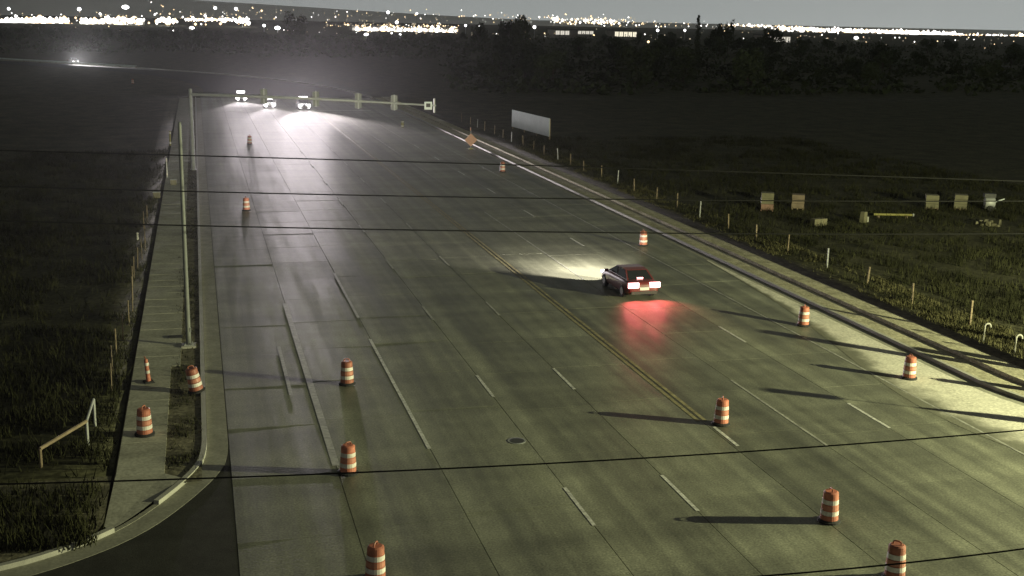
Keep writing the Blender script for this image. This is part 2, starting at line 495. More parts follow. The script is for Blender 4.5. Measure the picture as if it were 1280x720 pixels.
# blend from road tone to the dusty, lamp-brightened tone toward the kerb
nt = m_dust_lamp_pool.node_tree; bs = nt.nodes['Principled BSDF']; src = bs.inputs['Base Color'].links[0].from_socket
an = nt.nodes.new('ShaderNodeAttribute'); an.attribute_name = 'dust_lamp_pool'
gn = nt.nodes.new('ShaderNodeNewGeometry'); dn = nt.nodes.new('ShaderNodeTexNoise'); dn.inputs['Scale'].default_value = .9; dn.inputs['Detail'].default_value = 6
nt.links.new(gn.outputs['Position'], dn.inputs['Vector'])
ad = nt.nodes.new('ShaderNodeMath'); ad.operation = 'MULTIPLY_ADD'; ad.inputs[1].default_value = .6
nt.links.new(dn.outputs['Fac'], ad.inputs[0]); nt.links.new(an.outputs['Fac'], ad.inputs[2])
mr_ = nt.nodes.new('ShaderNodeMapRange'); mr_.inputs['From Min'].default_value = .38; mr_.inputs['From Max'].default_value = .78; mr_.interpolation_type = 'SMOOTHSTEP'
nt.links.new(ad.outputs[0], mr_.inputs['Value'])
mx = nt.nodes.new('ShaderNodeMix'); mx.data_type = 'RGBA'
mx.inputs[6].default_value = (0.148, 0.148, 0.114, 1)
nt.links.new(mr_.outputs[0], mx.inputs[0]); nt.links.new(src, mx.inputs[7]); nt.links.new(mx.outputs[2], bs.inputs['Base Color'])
s = MB().poly([(30.42, -20, -.008), (120, -20, -.008), (120, 31, -.008), (40, 31, -.008), (34, 33, -.008), (31.5, 36.2, -.008), (30.42, 39, -.008)])
tag(s.build('side_street', m_asphalt), kind='structure')

# ------------------------------------------------------------------ grass and weeds
def blades(name, n, area, hmin, hmax, keep, m, seed, label, cat):
    rg = random.Random(seed); s = MB()
    V = []; Fc = []
    c = 0
    while c < n:
        x = rg.uniform(area[0], area[1]); y = area[2] + (area[3] - area[2]) * rg.random() ** 1.5
        if noise.noise(Vector((x * .5, y * .5, seed))) + noise.noise(Vector((x * .13, y * .13, seed + 9))) < keep: 
            if rg.random() < .9: continue
        z = ground_z(x, y) if not (33.6 < x < 36.6 and y > 36) else .3
        if -60 < x < -3 and 31 < y < 36.6: z = .1
        if z < -.2: z = .1
        for k in range(3):
            h = rg.uniform(hmin, hmax); a = rg.uniform(0, 6.28); w = rg.uniform(.012, .035)
            lx, ly = rg.gauss(0, .35) * h, rg.gauss(0, .35) * h
            bx_, by_ = x + rg.gauss(0, .08), y + rg.gauss(0, .08)
            i = len(V)
            V += [(bx_ - w * math.cos(a), by_ - w * math.sin(a), z - .03), (bx_ + w * math.cos(a), by_ + w * math.sin(a), z - .03), (bx_ + lx, by_ + ly, z + h)]
            Fc.append((i, i + 1, i + 2))
        c += 1
    s.v = V; s.f = Fc; s.m = [0] * len(Fc)
    o = s.build(name, m); tag(o, label, cat, kind='stuff')
blades('field_grass', 26000, (-30, -3.2, 31.5, 130), .15, .55, -.05, m_grass, 1, 'dark rough grass covering the field behind the footway', 'grass')
blades('verge_grass', 30000, (35.2, 75, 38, 140), .15, .60, -.05, m_grass, 2, 'dry weeds and grass along and behind the roadside wire fence', 'grass')
blades('edge_weeds', 9000, (34.3, 37.2, 38, 130), .06, .28, .05, m_dry, 5, 'pale dry weeds growing over the edge of the right gravel verge', 'weeds')
blades('kerb_weeds', 900, (-1.3, -.4, 36.5, 120), .05, .2, .0, m_grass, 3, 'short weeds in the dirt strip between footway and kerb', 'weeds')

# ------------------------------------------------------------------ traffic drums
def make_drum():
    r = empty('traffic_drum')
    MB().lathe([(.34, 0), (.34, .05), (.29, .07), (.28, .09)], 20).build('base', m_rubber, r)
    prof = [(.262, .07), (.262, .17)]
    body = MB()
    bz = [(.07, .23, .268), (.23, .40, .262), (.40, .57, .250), (.57, .74, .240), (.74, .93, .228)]
    pr = []
    for i, (z0, z1, rad) in enumerate(bz):
        pr += [(rad, z0 + .012), (rad - .008, z1 - .012), (rad - .022, z1)]
    pr += [(.17, .955), (.15, .955)]
    body.lathe(pr, 22).build('body', m_orange, r, smooth=False)
    for i in (1, 3):
        z0, z1, rad = bz[i]
        MB().lathe([(rad + .004, z0 + .016), (rad - .003, z1 - .018)], 22, cap=False).build('white_band', m_reflect, r)
    z0, z1, rad = bz[2]
    MB().lathe([(rad + .004, z0 + .016), (rad - .003, z1 - .018)], 22, cap=False).build('orange_band', m_reflor, r)
    h = MB().tube([(-.11, 0, .95), (-.10, 0, 1.02), (-.05, 0, 1.045), (.05, 0, 1.045), (.10, 0, 1.02), (.11, 0, .95)], .022, 6)
    h.build('handle', m_orange, r)
    return r
drum0 = make_drum()
dg = 'orange and white traffic drums'
drums = [((1036, 651), 'drum', 'orange and white drum whose long shadow crosses the end of a white lane dash'),
 ((901, 530), 'drum', 'orange and white drum at the end of the yellow centre line'),
 ((434, 480), 'drum', 'orange drum standing between the worn wide white line and the solid white lane line'),
 ((435, 591), 'drum', 'orange and white drum right at the near end of the worn wide white line'),
 ((1136, 473), 'drum', 'orange and white drum on the brightly lit pale shoulder by the right kerb'),
 ((1004, 407), 'drum', 'dim orange drum in the right shoulder, just up the road from the brightly lit one'),
 ((804, 307), 'drum', 'bright white banded drum on the right shoulder ahead of the moving car'),
 ((628, 215), 'drum', 'small whitish drum on the right shoulder between the diamond sign and the moving car'),
 ((469, 724), 'drum', 'orange and white drum in the lane down the road from the worn wide white line'),
 ((1118, 722), 'drum', 'orange and white drum farthest down the line of the yellow centre line'),
 ((308, 263), 'drum', 'dim reddish drum in the lane beside the left kerb, past the tall grey pole'),
 ((312, 180), 'drum', 'dark drum silhouetted in the headlights in the left kerb lane'),
 ((166, 104), 'drum', 'tiny red drum alone in the dark field left of the signal pole'),
 ((181, 543), 'drum', 'orange drum standing on the footway beside the pipe railing'),
 ((246, 491), 'drum', 'orange drum leaning over in the dirt strip against the left kerb')]
for i, (px, _, lab) in enumerate(drums):
    d = drum0 if i == 0 else copy_tree(drum0)
    z = 0.002
    if i in (13,): z = .15
    if i in (14,): z = .12
    p = at(px[0], px[1], z)
    if i == 12: z = ground_z(p.x, p.y)
    if i in (4, 5, 6): z = .010
    d.location = (p.x, p.y, z)
    d.rotation_euler = (R(random.uniform(-1.2, 1.2)), R(random.uniform(-1.2, 1.2)), random.uniform(0, 6))
    tag(d, lab, 'traffic drum', dg)
    if i == 14: d.rotation_euler = (R(2), R(-11), 0); d.location.z = .19
    if i == 13: d.rotation_euler = (R(1), R(-2), 1.1)
    if i == 1: d.rotation_euler = (R(1), R(1.5), 1.1)
# drum out of view whose shadow falls over the kerb
d = copy_tree(drum0); d.location = (32.65, 38.1, .29); tag(d, 'orange and white drum standing on the gravel corner beside the pedestrian signal', 'traffic drum', dg)

# slim channeliser post on the footway
p = at(186, 478, .15)
ch = empty('channeliser_post', (p.x, p.y, .15))
MB().box((0, 0, .04), (.40, .40, .08), taper=.8).build('base', m_rubber, ch)
MB().lathe([(.10, .08), (.085, .3), (.07, .95), (.055, .98)], 12).build('tube', m_orange, ch)
for z in (.40, .72): MB().lathe([(.093, z), (.089, z + .12)], 12, cap=False).build('white_band', m_reflect, ch)
MB().tube([(0, -.03, .96), (-.02, -.06, 1.06), (-.05, 0, 1.10), (-.02, .06, 1.06), (0, .03, .96)], .016, 6).build('handle', m_orange, ch)
ch.rotation_euler = (R(3), R(-5), .3)
tag(ch, 'slim orange channeliser tube standing on the footway, thinner than the drums', 'channeliser')

# ------------------------------------------------------------------ poles on the left
pb = at(236, 432, .15)
pole = empty('utility_pole', (pb.x, pb.y, .12))
MB().box((0, 0, .03), (.62, .62, .10)).build('footing', m_kerb, pole)
MB().box((0, 0, .095), (.40, .40, .03)).build('base_plate', m_galv, pole)
for a in range(4):
    MB().lathe([(.025, .1), (.025, .17)], 6, (.15 * (1 if a % 2 else -1), .15 * (1 if a > 1 else -1), 0)).build('bolt', m_steel, pole)
MB().lathe([(.11, .1), (.105, .6), (.075, 9.6), (.05, 9.75)], 14).build('shaft', m_post, pole, smooth=True)
MB().box((.10, -.04, .75), (.05, .12, .2)).build('hand_hole_cover', m_steel, pole)
tag(pole, 'tall slim grey metal pole bolted to a footing beside the left kerb', 'pole')
jb = at(222, 421, .15)
o = empty('dark_plate', (jb.x - .1, jb.y, .155)); MB().box((0, 0, 0), (.62, .42, .05)).build('frame', m_dark, o); MB().box((0, 0, .027), (.52, .32, .02)).build('lid', m_rubber, o)  # dark flush plate, darker than the footway around it
tag(o, 'dark flush plate in the footway next to the tall grey pole', 'vault lid')

# signal mast arm across the oncoming lanes
AY = 113.0
a0 = atY(238, 118, AY); a1 = atY(545, 132, AY)
sg = empty('signal_mast', (a0.x, AY, .1))
loc = lambda w: Vector((w.x - a0.x, w.y - AY, w.z - .1))
MB().lathe([(.28, 0), (.28, .06), (.20, .1), (.16, a0.z + .35), (.10, a0.z + .42)], 14).build('pole', m_steel, sg, smooth=True)
MB().tube([loc(a0), loc(a0.lerp(a1, .5)) + Vector((0, 0, .12)), loc(a1)], [.16, .125, .085], 10).build('arm', m_galv, sg, smooth=True)
def signal_head(px, nm, sec=3):
    w = loc(atY(px, 118 + (px - 238) * 14 / 307, AY)) + Vector((0, -.0, .1))
    h = MB(); h.box((w.x, w.y + .22, w.z), (.36, .2, 1.1))
    hd = h.build('signal_head', m_post, sg)
    MB().box((w.x, w.y + .13, w.z), (.62, .03, 1.36)).build('backplate', m_post, hd)
    for k in range(3):
        v = MB().tube([(w.x, w.y + .32, w.z + .36 - .36 * k), (w.x, w.y + .52, w.z + .33 - .36 * k)], .15, 10, cap=False)
        v.build('visor', m_dark, hd)
    MB().box((w.x, w.y + .06, w.z), (.10, .1, 1.5)).build('bracket', m_galv, sg)
for px in (330, 395, 448, 493): signal_head(px, 'signal')
e = loc(atY(535, 132, AY))
MB().box((e.x, -.12, e.z), (.75, .04, .75)).build('end_sign', m_board, sg)
MB().box((e.x, -.15, e.z + .04), (.42, .03, .36)).build('sign_panel', m_dark, sg)
MB().box((e.x + .62, 0, e.z), (.14, .14, 1.35)).build('end_bracket', m_galv, sg)
tag(sg, 'grey traffic signal pole with long mast arm reaching over the oncoming lanes', 'traffic signal')

# small roadside items on the left verge
def marker(px, base_y, h, r, m, lab, nm='marker_post', cat='marker post', z=.1):
    p = at(px, base_y, z); o = empty(nm, (p.x, p.y, z))
    MB().lathe([(r, 0), (r, h * .97), (r * .5, h)], 8).build('post', m, o)
    MB().lathe([(r * 1.25, h * .80), (r * 1.25, h * .93)], 8).build('reflector', m_reflect, o)
    MB().lathe([(r * 1.25, h * .12), (r * 1.25, h * .26)], 8).build('reflector', m_reflect, o)
    tag(o, lab, cat)
marker(209, 222, 1.75, .055, m_white, 'thin white marker post with bright reflectors beside the footway')
marker(213, 182, 1.6, .09, m_yelgr, 'dull yellow marker post far along the left footway')
marker(172, 300, .5, .06, m_white, 'short white marker stub in the grass behind the footway')
marker(503, 159, .85, .18, m_yelgr, 'stubby yellow-green marker beyond the diamond sign by the right lanes', z=.0)
def pedestal(px, by, w, h, lab):
    p = at(px, by, .12); o = empty('utility_pedestal', (p.x, p.y, .05))
    MB().box((0, 0, h / 2), (w, w * .7, h)).build('cabinet', m_tan, o); MB().box((0, 0, h + .02), (w * 1.08, w * .8, .05)).build('lid', m_steel, o)
    MB().box((0, -w * .36, h * .5), (w * .8, .02, h * .8)).build('door', m_tan, o)
    tag(o, lab, 'utility box')
pedestal(196, 247, .55, .5, 'small pale utility cabinet at the field edge of the left footway')
pedestal(217, 231, .5, .5, 'small pale utility cabinet between footway and kerb beside the white marker post')

# left boundary: thin fence posts and a pipe railing
fl = empty('wire_fence', (-3.7, 47, .05))
prev = None
for k in range(16):
    yy = 45.2 + k * 2.6; xx = -3.55 - .15 * math.sin(k)
    MB().tube([(xx + 3.7, yy - 47, -.1), (xx + 3.7 + random.gauss(0, .03), yy - 47, 1.25)], .03, 6).build('post', m_wood, fl)
for z in (.35, .75, 1.15):
    MB().tube([(.15 - .15 * math.sin(k), k * 2.6 - 1.8, z) for k in range(16)], .008, 4).build('wire', m_wire, fl)
tag(fl, 'old thin-post wire fence along the grass behind the left footway', 'fence')
A = at(119, 533, .1); B = at(110, 557, .1)
rl = empty('pipe_railing', (A.x, A.y, .1))
b = B - A; At = Vector((0, 0, 1.0)); Bt = b + Vector((0, 0, .86)); Cw = atY(50, 561, B.y - 1.6); Ct = Cw - Vector((A.x, A.y, .1))
MB().tube([(0, 0, 0), At], .05, 8).build('post', m_galv, rl)
MB().tube([b, Bt], .05, 8).build('post', m_galv, rl)
MB().tube([At, Bt], .045, 8).build('rail', m_galv, rl)
MB().tube([Bt, Ct], .06, 8).build('rail', m_wood, rl)
MB().tube([Vector((Ct.x, Ct.y, -.1)), Ct], .05, 8).build('post', m_wood, rl)
tag(rl, 'pale pipe railing on short posts in the grass left of the footway drum', 'railing')

# ------------------------------------------------------------------ right roadside fence, hook posts
fr = empty('wire_fence', (35.8, 46, .3))
for k in range(27):
    yy = 43.0 + k * 4.55
    xx = 35.75 + .12 * math.sin(k * 2.1)
    hh = 1.15 + .12 * math.sin(k * 1.7)
    mb = MB().tube([(xx - 35.8, yy - 46, -.3), (xx - 35.8 + random.gauss(0, .05), yy - 46 + random.gauss(0, .05), hh)], .055 if k % 2 else .045, 6)
    mb.build('post', m_wood if k % 4 else m_galv, fr)
for z in (.35, .65, .95):
    MB().tube([(.12 * math.sin(k * 2.1) - .05, 43 + k * 4.55 - 46, z + .02 * math.sin(k * 3)) for k in range(27)], .008, 4).build('wire', m_wire, fr)
tag(fr, 'long wire fence on weathered wooden posts behind the right verge', 'fence')
for i, (px, py) in enumerate(((1229, 428), (1268, 443))):
    p = at(px, py, .3); o = empty('vent_pipe', (p.x, p.y, .25))
    pts = [(0, 0, 0), (0, 0, .82)] + [(.13 - .13 * math.cos(t), 0, .82 + .13 * math.sin(t)) for t in np.linspace(.3, 2.9, 7)] + [(.27, 0, .78)]
    MB().tube(pts, .04, 8).build('pipe', m_kerb, o); MB().lathe([(.10, 0), (.09, .06)], 10).build('collar', m_galv, o)
    o.rotation_euler = (0, 0, R(-14))
    tag(o, ('pale hook-topped vent pipe by the fence, the one farther along from the gravel corner', 'pale hook-topped vent pipe by the fence, nearer the gravel corner')[i], 'vent pipe', 'hook-topped vent pipes')

# construction diamond sign and big blank board
p = at(585, 186, .0)
ds = empty('diamond_sign', (29.6, 129, .0))
sgn = Matrix.Rotation(R(-12), 4, 'Z')
d_ = MB()
zc, hw = 1.1, .74
for yo in (-.02, .02):
    d_.v += [(0, yo, zc - hw), (hw, yo, zc), (0, yo, zc + hw), (-hw, yo, zc)]
d_.f = [(0, 1, 2, 3), (7, 6, 5, 4), (0, 4, 5, 1), (1, 5, 6, 2), (2, 6, 7, 3), (3, 7, 4, 0)]; d_.m = [0] * 6
d_.build('panel', m_signor, ds)
MB().tube([(0, .06, .1), (0, .06, 2.15)], .03, 6).build('mast', m_galv, ds)
MB().poly([(0, .05, 2.1), (.0, .05, 2.45), (-.10, .05, 2.5), (-.1, .05, 2.15)]).tube([(0, .06, 2.1), (0, .06, 2.5)], .02, 5).build('flag', m_signor, ds)
for a in range(4):
    MB().tube([(0, .06, .25), (.6 * math.cos(a * 1.57 + .78), .06 + .6 * math.sin(a * 1.57 + .78), .02)], .025, 6).build('leg', m_galv, ds)
MB().box((0, .06, .12), (.5, .35, .14)).build('sandbag', m_yelgr, ds)
tag(ds, 'orange diamond roadwork sign on a folding stand by the right kerb', 'sign')

b0 = at(640, 137, 2.85); b1 = at(687, 148, 2.85); b0.z = b1.z = 0
bo = empty('blank_board', (b0.x, b0.y, .2))
dv = b1 - b0; L_ = dv.length; rz = math.atan2(dv.y, dv.x)
bo.rotation_euler = (0, 0, rz)
for k in range(3): MB().box((L_ * (k + .01) / 3 + L_ / 6, .0, 1.55), (L_ / 3 - .02, .05, 2.2)).build('panel', m_board, bo)
for k in range(4): MB().box((.1 + (L_ - .2) * k / 3, .10, 1.2), (.14, .14, 2.8)).build('post', m_wood, bo)
tag(bo, 'large blank whitish board on posts in the dark field past the fence', 'board')

# materials yard in the field on the right
def pallet(px, by, w, h, mload, lab, mbase=None, sag=False):
    p = at(px, by, .15); z = ground_z(p.x, p.y) - .02
    o = empty('loaded_pallet', (p.x, p.y, z), R(-30 + random.uniform(-6, 6)))
    pal = MB()
    for k in range(3): pal.box(((k - 1) * w * .42, 0, .07), (.09, w, .10))
    for k in range(5): pal.box((0, (k - 2) * w * .22, .135), (w, .11, .025))
    pal.build('pallet', mbase or m_wood, o)
    n = 3
    for k in range(n):
        hh = (h - .16) / n
        MB().box((random.uniform(-.02, .02), random.uniform(-.02, .02), .16 + hh * (k + .5)), (w * .94, w * .9, hh - .02), random.uniform(-.03, .03)).build('layer', (mbase if (mbase and k == 0) else mload), o)
    tag(o, lab, 'pallet', 'loaded pallets in the field')
pallet(958, 264, 1.0, 1.45, m_tan, 'tan loaded pallet with a reddish bottom layer standing in the field', m_pink)
pallet(997, 262, 1.0, 1.2, mat('brown_load', (.17, .13, .09), .8, .25, 2), 'dull brown loaded pallet next to the tan and reddish one')
pallet(1164, 259, 1.05, 1.2, m_tan, 'tan loaded pallet in the field, second from the grey tank trailer')
pallet(1200, 259, 1.05, 1.25, m_tan, 'tan loaded pallet in the field standing next to the grey tank trailer')
p = at(1236, 261, .15); z = ground_z(p.x, p.y)
tr = empty('tank_trailer', (p.x, p.y, z - .02), R(-20))
MB().tube([(-.4, 0, .72), (-.36, 0, .72), (.36, 0, .72), (.4, 0, .72)], [.30, .42, .42, .30], 14).build('tank', m_galv, tr, smooth=True)
MB().box((0, 0, .30), (.9, .6, .08)).build('frame', m_dark, tr)
MB().tube([(.35, 0, .75), (1.15, 0, 1.05)], .05, 6).build('draw_bar', m_board, tr)
for sx in (-1, 1): MB().tube([(0, sx * .34, .26), (0, sx * .46, .26)], .26, 14).build('wheel', m_rubber, tr)
MB().box((-.05, 0, 1.3), (.9, .5, .3)).build('engine_cover', m_dark, tr)
tag(tr, 'small grey tank trailer with raised draw bar beside the tan pallets', 'trailer')
p = at(1023, 282, .15); o = empty('straw_bale', (p.x, p.y, ground_z(p.x, p.y)), .2)
MB().box((0, 0, .27), (1.15, .5, .52)).build('bale', m_tan, o)
for sx in (-.3, .3): MB().box((sx, 0, .27), (.03, .52, .54)).build('twine', m_wood, o)
tag(o, 'single pale straw bale lying in the dark field behind the fence', 'straw bale')
p = at(1080, 277, .15); o = empty('valve_box', (p.x, p.y, ground_z(p.x, p.y)), .5)
MB().box((-.1, 0, .4), (.5, .4, .8), taper=.8).build('casing', m_tan, o); MB().box((.18, 0, .2), (.35, .35, .4)).build('footing', m_kerb, o)
tag(o, 'pale upright box at the end of the long pipe in the field', 'valve box')
p0 = at(1092, 269, .3); p1 = at(1142, 270, .3)
o = empty('pipe', (p0.x, p0.y, ground_z(p0.x, p0.y) + .25)); dd = p1 - p0
MB().tube([(0, 0, 0), dd], .09, 8).build('barrel', m_yelgr, o)
MB().tube([dd * .97, dd * 1.0], .13, 8).build('collar', m_steel, o)
for t in (.1, .8): MB().box(dd * t + Vector((0, 0, -.18)), (.2, .3, .22)).build('block', m_wood, o)
tag(o, 'long thin yellowish pipe lying on blocks in the field', 'pipe')
p = at(1238, 281, .15)
rb = random.Random(4)
o = empty('rubble_heap', (p.x, p.y, ground_z(p.x, p.y)))
for k in range(16): MB().box((rb.gauss(0, .45), rb.gauss(0, .35), rb.uniform(.0, .28)), [rb.uniform(.15, .4) for _ in range(3)], rb.uniform(0, 3), taper=.7).build('lump', m_tan, o)
tag(o, 'low heap of pale broken rubble in front of the tank trailer', 'rubble')

# ------------------------------------------------------------------ out-of-view posts by the right corner (their shadows cross the pale shoulder)
def signpost(x, y, z, h, r, sw, shh, lab, wide=None):
    o = empty('sign_post', (x, y, z))
    MB().lathe([(r * 1.6, 0), (r, .15), (r * .8, h)], 10).build('post', m_galv, o)
    rzv = math.atan2(LAMP_HEAD.y - y, LAMP_HEAD.x - x) + math.pi / 2
    if sw: MB().box((0, -.05, h - shh / 2), (sw, .03, shh), rzv).build('panel', m_board, o)
    tag(o, lab, 'sign post')
signpost(36.6, 37.6, .28, 3.5, .26, 0, 0, 'bare steel post on the gravel corner, tallest of the posts there')
signpost(38.6, 36.2, .28, 3.1, .28, 0, 0, 'thin steel post near the field edge of the gravel corner')
signpost(38.2, 41.6, .28, 3.1, .12, 0, 0, 'steel post between the gravel corner and the hook-topped pipes')
signpost(39.5, 39.5, .28, 2.6, .24, .5, .3, 'thin post with a small plate by the field fence')
pp = empty('pedestrian_signal', (35.2, 31.9, .14))
MB().lathe([(.34, 0), (.32, 1.2), (.24, 2.4), (.05, 3.0)], 12).build('pedestal', m_steel, pp)
MB().lathe([(.02, 2.9), (.02, 4.0)], 8).build('pole', m_galv, pp)
MB().box((0, 0, 3.75), (.24, .24, .42)).build('signal_head', m_dark, pp)
tag(pp, 'pedestrian signal on a thick pedestal at the gravel corner', 'signal')

# street lamp that lights the crossing
sl = empty('street_lamp', (54.5, 12.5, -.0))
MB().lathe([(.35, 0), (.35, .5), (.14, .55), (.11, 5), (.09, 9.3)], 14).build('pole', m_galv, sl)
arm = [Vector((0, 0, 9.1)), Vector((-.6, 2.0, 9.7)), Vector((-1.6, 5, 9.85)), LAMP_HEAD - Vector((54.5, 12.5, 0)) + Vector((.1, -.3, .12))]
MB().tube(arm, [.07, .06, .05, .04], 8).build('arm', m_galv, sl)
hd = LAMP_HEAD - Vector((54.5, 12.5, 0))
MB().box((hd.x, hd.y, hd.z + .10), (.36, .75, .10)).build('lamp_head', m_steel, sl)
MB().box((hd.x, hd.y, hd.z + .04), (.28, .5, .02)).build('lens', emat('lamp_lens', LAMP_COLOR, 40), sl)
ld = bpy.data.lights.new('street_lamp_light', 'POINT'); ld.energy = LAMP_POWER; ld.color = LAMP_COLOR; ld.shadow_soft_size = .13
lo = bpy.data.objects.new('lamp_light', ld); COL.objects.link(lo); lo.parent = sl; lo.location = hd + Vector((0, 0, -.12))
tag(sl, 'lit street lamp on a long arm across the side street', 'street lamp')

# ------------------------------------------------------------------ overhead wires
def wire(name, pix, Y, r, lab):
    P = [atY(px, py, Y) for px, py in pix]
    A_ = np.polyfit([p.x for p in P], [p.z for p in P], min(2, len(P) - 1))
    x0, x1 = P[0].x - 25, P[-1].x + 25
    pts = [(x, Y, float(np.polyval(A_, x))) for x in np.linspace(x0, x1, 60)]
    o = MB().tube(pts, r, 6).build(name, m_wire); tag(o, lab, 'wire', 'overhead wires')
wire('overhead_wire', [(0, 188), (400, 199), (900, 214)], 40.0, .023, 'topmost of three parallel wires strung over the road past the drums')
wire('overhead_wire', [(0, 233), (400, 243), (760, 249)], 40.6, .023, 'middle of three parallel wires strung over the road past the drums')
wire('overhead_wire', [(0, 276), (330, 284), (905, 292)], 41.2, .025, 'lowest of three parallel wires strung over the road past the drums')
wire('overhead_wire', [(0, 604), (290, 599), (640, 581), (960, 562), (1280, 538)], 19.0, .014, 'single dark wire slanting over the drums at the near crossing')
wire('overhead_wire', [(900, 724), (1120, 705), (1280, 686)], 15.5, .014, 'short visible stretch of thin wire over the drum farthest down the centre line')

# ------------------------------------------------------------------ vehicles
def make_car(paint, L=4.6, Wd=1.82, H=1.44, suv=False, head=None, tail=None, lamp=(.36, .15)):
    r = empty('car')
    hw = Wd / 2
    # body: stations along y with deck height and half width
    dk = .98 if not suv else 1.08
    st = [(-L / 2, .62, .78, .42), (-L / 2 + .05, dk - .10, .90, .30), (-L / 2 + .25, dk, .97, .24), (-L / 2 + .9, dk + .01, 1.0, .20), (-.9, dk + .0, 1.0, .19), (0, dk - .02, 1.0, .19), (.75, dk - .04, 1.0, .19), (L / 2 - .9, dk - .10, .99, .20), (L / 2 - .35, dk - .19, .95, .22), (L / 2 - .06, dk - .33, .84, .28), (L / 2, .55, .72, .38)]
    s = MB()
    for y_, zt, k, zb in st:
        w = hw * k
        ring = [(0, zb), (w * .86, zb), (w * .98, zb + .10), (w, (zb + zt) / 2), (w * .97, zt - .12), (w * .88, zt), (w * .4, zt + .03), (0, zt + .035)]
        ring = ring + [(-x, z) for x, z in ring[-2:0:-1]]
        s.v += [(x, y_, z) for x, z in ring]
    n = 14
    for i in range(len(st) - 1):
        for k in range(n):
            a = i * n + k; b2 = i * n + (k + 1) % n
            s.f.append((a, b2, b2 + n, a + n))
    s.f.append(tuple(range(n))); s.f.append(tuple(range((len(st) - 1) * n, len(st) * n))[::-1])
    s.m = [0] * len(s.f)
    body = s.build('body', paint, r, smooth=True)
    bm = bmesh.new(); bm.from_mesh(body.data); bmesh.ops.recalc_face_normals(bm, faces=bm.faces); bm.to_mesh(body.data); bm.free()
    md = body.modifiers.new('sub', 'SUBSURF'); md.levels = 1; md.render_levels = 2
    # cabin
    zb = dk - .02
    if suv: cs = [(-L / 2 + .12, zb, .86), (-L / 2 + .35, H - .06, .72), (-.9, H, .73), (.25, H - .03, .72), (1.15, zb, .84)]
    else: cs = [(-L / 2 + .55, zb, .84), (-1.05, H - .05, .68), (-.6, H, .69), (.2, H - .02, .68), (1.1, zb, .84)]
    c_ = MB()
    for y_, z_, k in cs: c_.v += [(-hw * k, y_, z_), (hw * k, y_, z_)]
    # roof & slopes + sides
    for i in range(4): c_.f.append((2 * i, 2 * i + 1, 2 * i + 3, 2 * i + 2))
    c_.f += [(0, 2, 4, 6, 8), (1, 9, 7, 5, 3)]
    c_.m = [0] * len(c_.f)
    cab = c_.build('cabin', paint, r)
    bm = bmesh.new(); bm.from_mesh(cab.data); bmesh.ops.recalc_face_normals(bm, faces=bm.faces); bm.to_mesh(cab.data); bm.free()
    def pane(name, quad, off):
        # shrink quad and push out
        q = [Vector(v) for v in quad]; c0 = sum(q, Vector()) / len(q)
        q = [c0 + (v - c0) * .88 + Vector(off) for v in q]
        MB().poly(q).build(name, m_glass, r)
    V = c_.v
    pane('rear_window', [V[0], V[1], V[3], V[2]], (0, -.006, .008))
    pane('windscreen', [V[6], V[7], V[9], V[8]], (0, .006, .008))
    ym = -.35
    for sx in (0, 1):
        o_ = (.010 if sx else -.010, 0, .003)
        g = lambda i: Vector(V[2 * i + sx])
        mid_t = g(2).lerp(g(3), .45); zb_ = zb; mid_b = Vector((g(0).x, ym + .1, zb))
        pane('side_window', [g(0).lerp(mid_b, .12), g(1), g(2), mid_t, mid_b], o_)
        pane('side_window', [mid_b, mid_t, g(3), g(4)], o_)
        x = (1 if sx else -1)
        MB().box((x * (hw + .08), .85, zb + .06), (.20, .12, .14)).build('mirror', paint, r)
    for sx in (-1, 1):
        for y_ in (-L / 2 + .95, L / 2 - .9):
            w = MB().tube([(sx * (hw - .20), y_, .33), (sx * (hw - .03), y_, .33), (sx * (hw + .005), y_, .33)], [.335, .335, .30], 20)
            ty = w.build('wheel', m_rubber, r)
            MB().tube([(sx * (hw - .02), y_, .33), (sx * (hw + .012), y_, .33)], [.21, .20], 12).build('rim', m_galv, ty)
        MB().box((sx * hw * .66, L / 2 - .13, .66 if not suv else .74), (lamp[0], .16, lamp[1])).build('headlight', head or m_board, r)
        MB().box((sx * hw * .66, -L / 2 + .04, .80 if not suv else .90), (.58, .12, .27)).build('tail_light', tail or m_tail, r)
    MB().box((0, -L / 2 - .0, .62), (.52, .06, .16)).build('number_plate', m_board, r)
    MB().box((0, -L / 2 + .03, .40), (Wd * .8, .10, .16)).build('rear_bumper', m_dark, r)
    MB().box((0, L / 2 - .05, .40), (Wd * .7, .12, .18)).build('grille', m_dark, r)
    return r
m_glass = mat('car_glass', (0.02, 0.022, 0.025), .08, .1, 2, spec=.6)
m_tail = mat('tail_lens', (0.35, 0.02, 0.02), .25, .1, 2)
m_maroon = mat('maroon_paint', (0.15, 0.028, 0.028), .35, .08, 2, coat=.6)
m_silver = mat('silver_paint', (0.35, 0.36, 0.37), .35, .06, 2, coat=.5, metal=.3)
m_black = mat('black_paint', (0.03, 0.03, 0.035), .3, .06, 2, coat=.6)
m_whitec = mat('white_car_paint', (0.6, 0.6, 0.6), .35, .06, 2, coat=.5)

def lamp_spot(parent, x, y, z, dirv, energy, col, size, blend=.6, rad=.06, name='headlight_beam'):
    l = bpy.data.lights.new(name, 'SPOT'); l.energy = energy; l.color = col; l.spot_size = R(size); l.spot_blend = blend; l.shadow_soft_size = rad
    o = bpy.data.objects.new(name, l); COL.objects.link(o); o.parent = parent; o.location = (x, y, z)
    o.rotation_euler = Vector(dirv).to_track_quat('-Z', 'Y').to_euler()
    return o
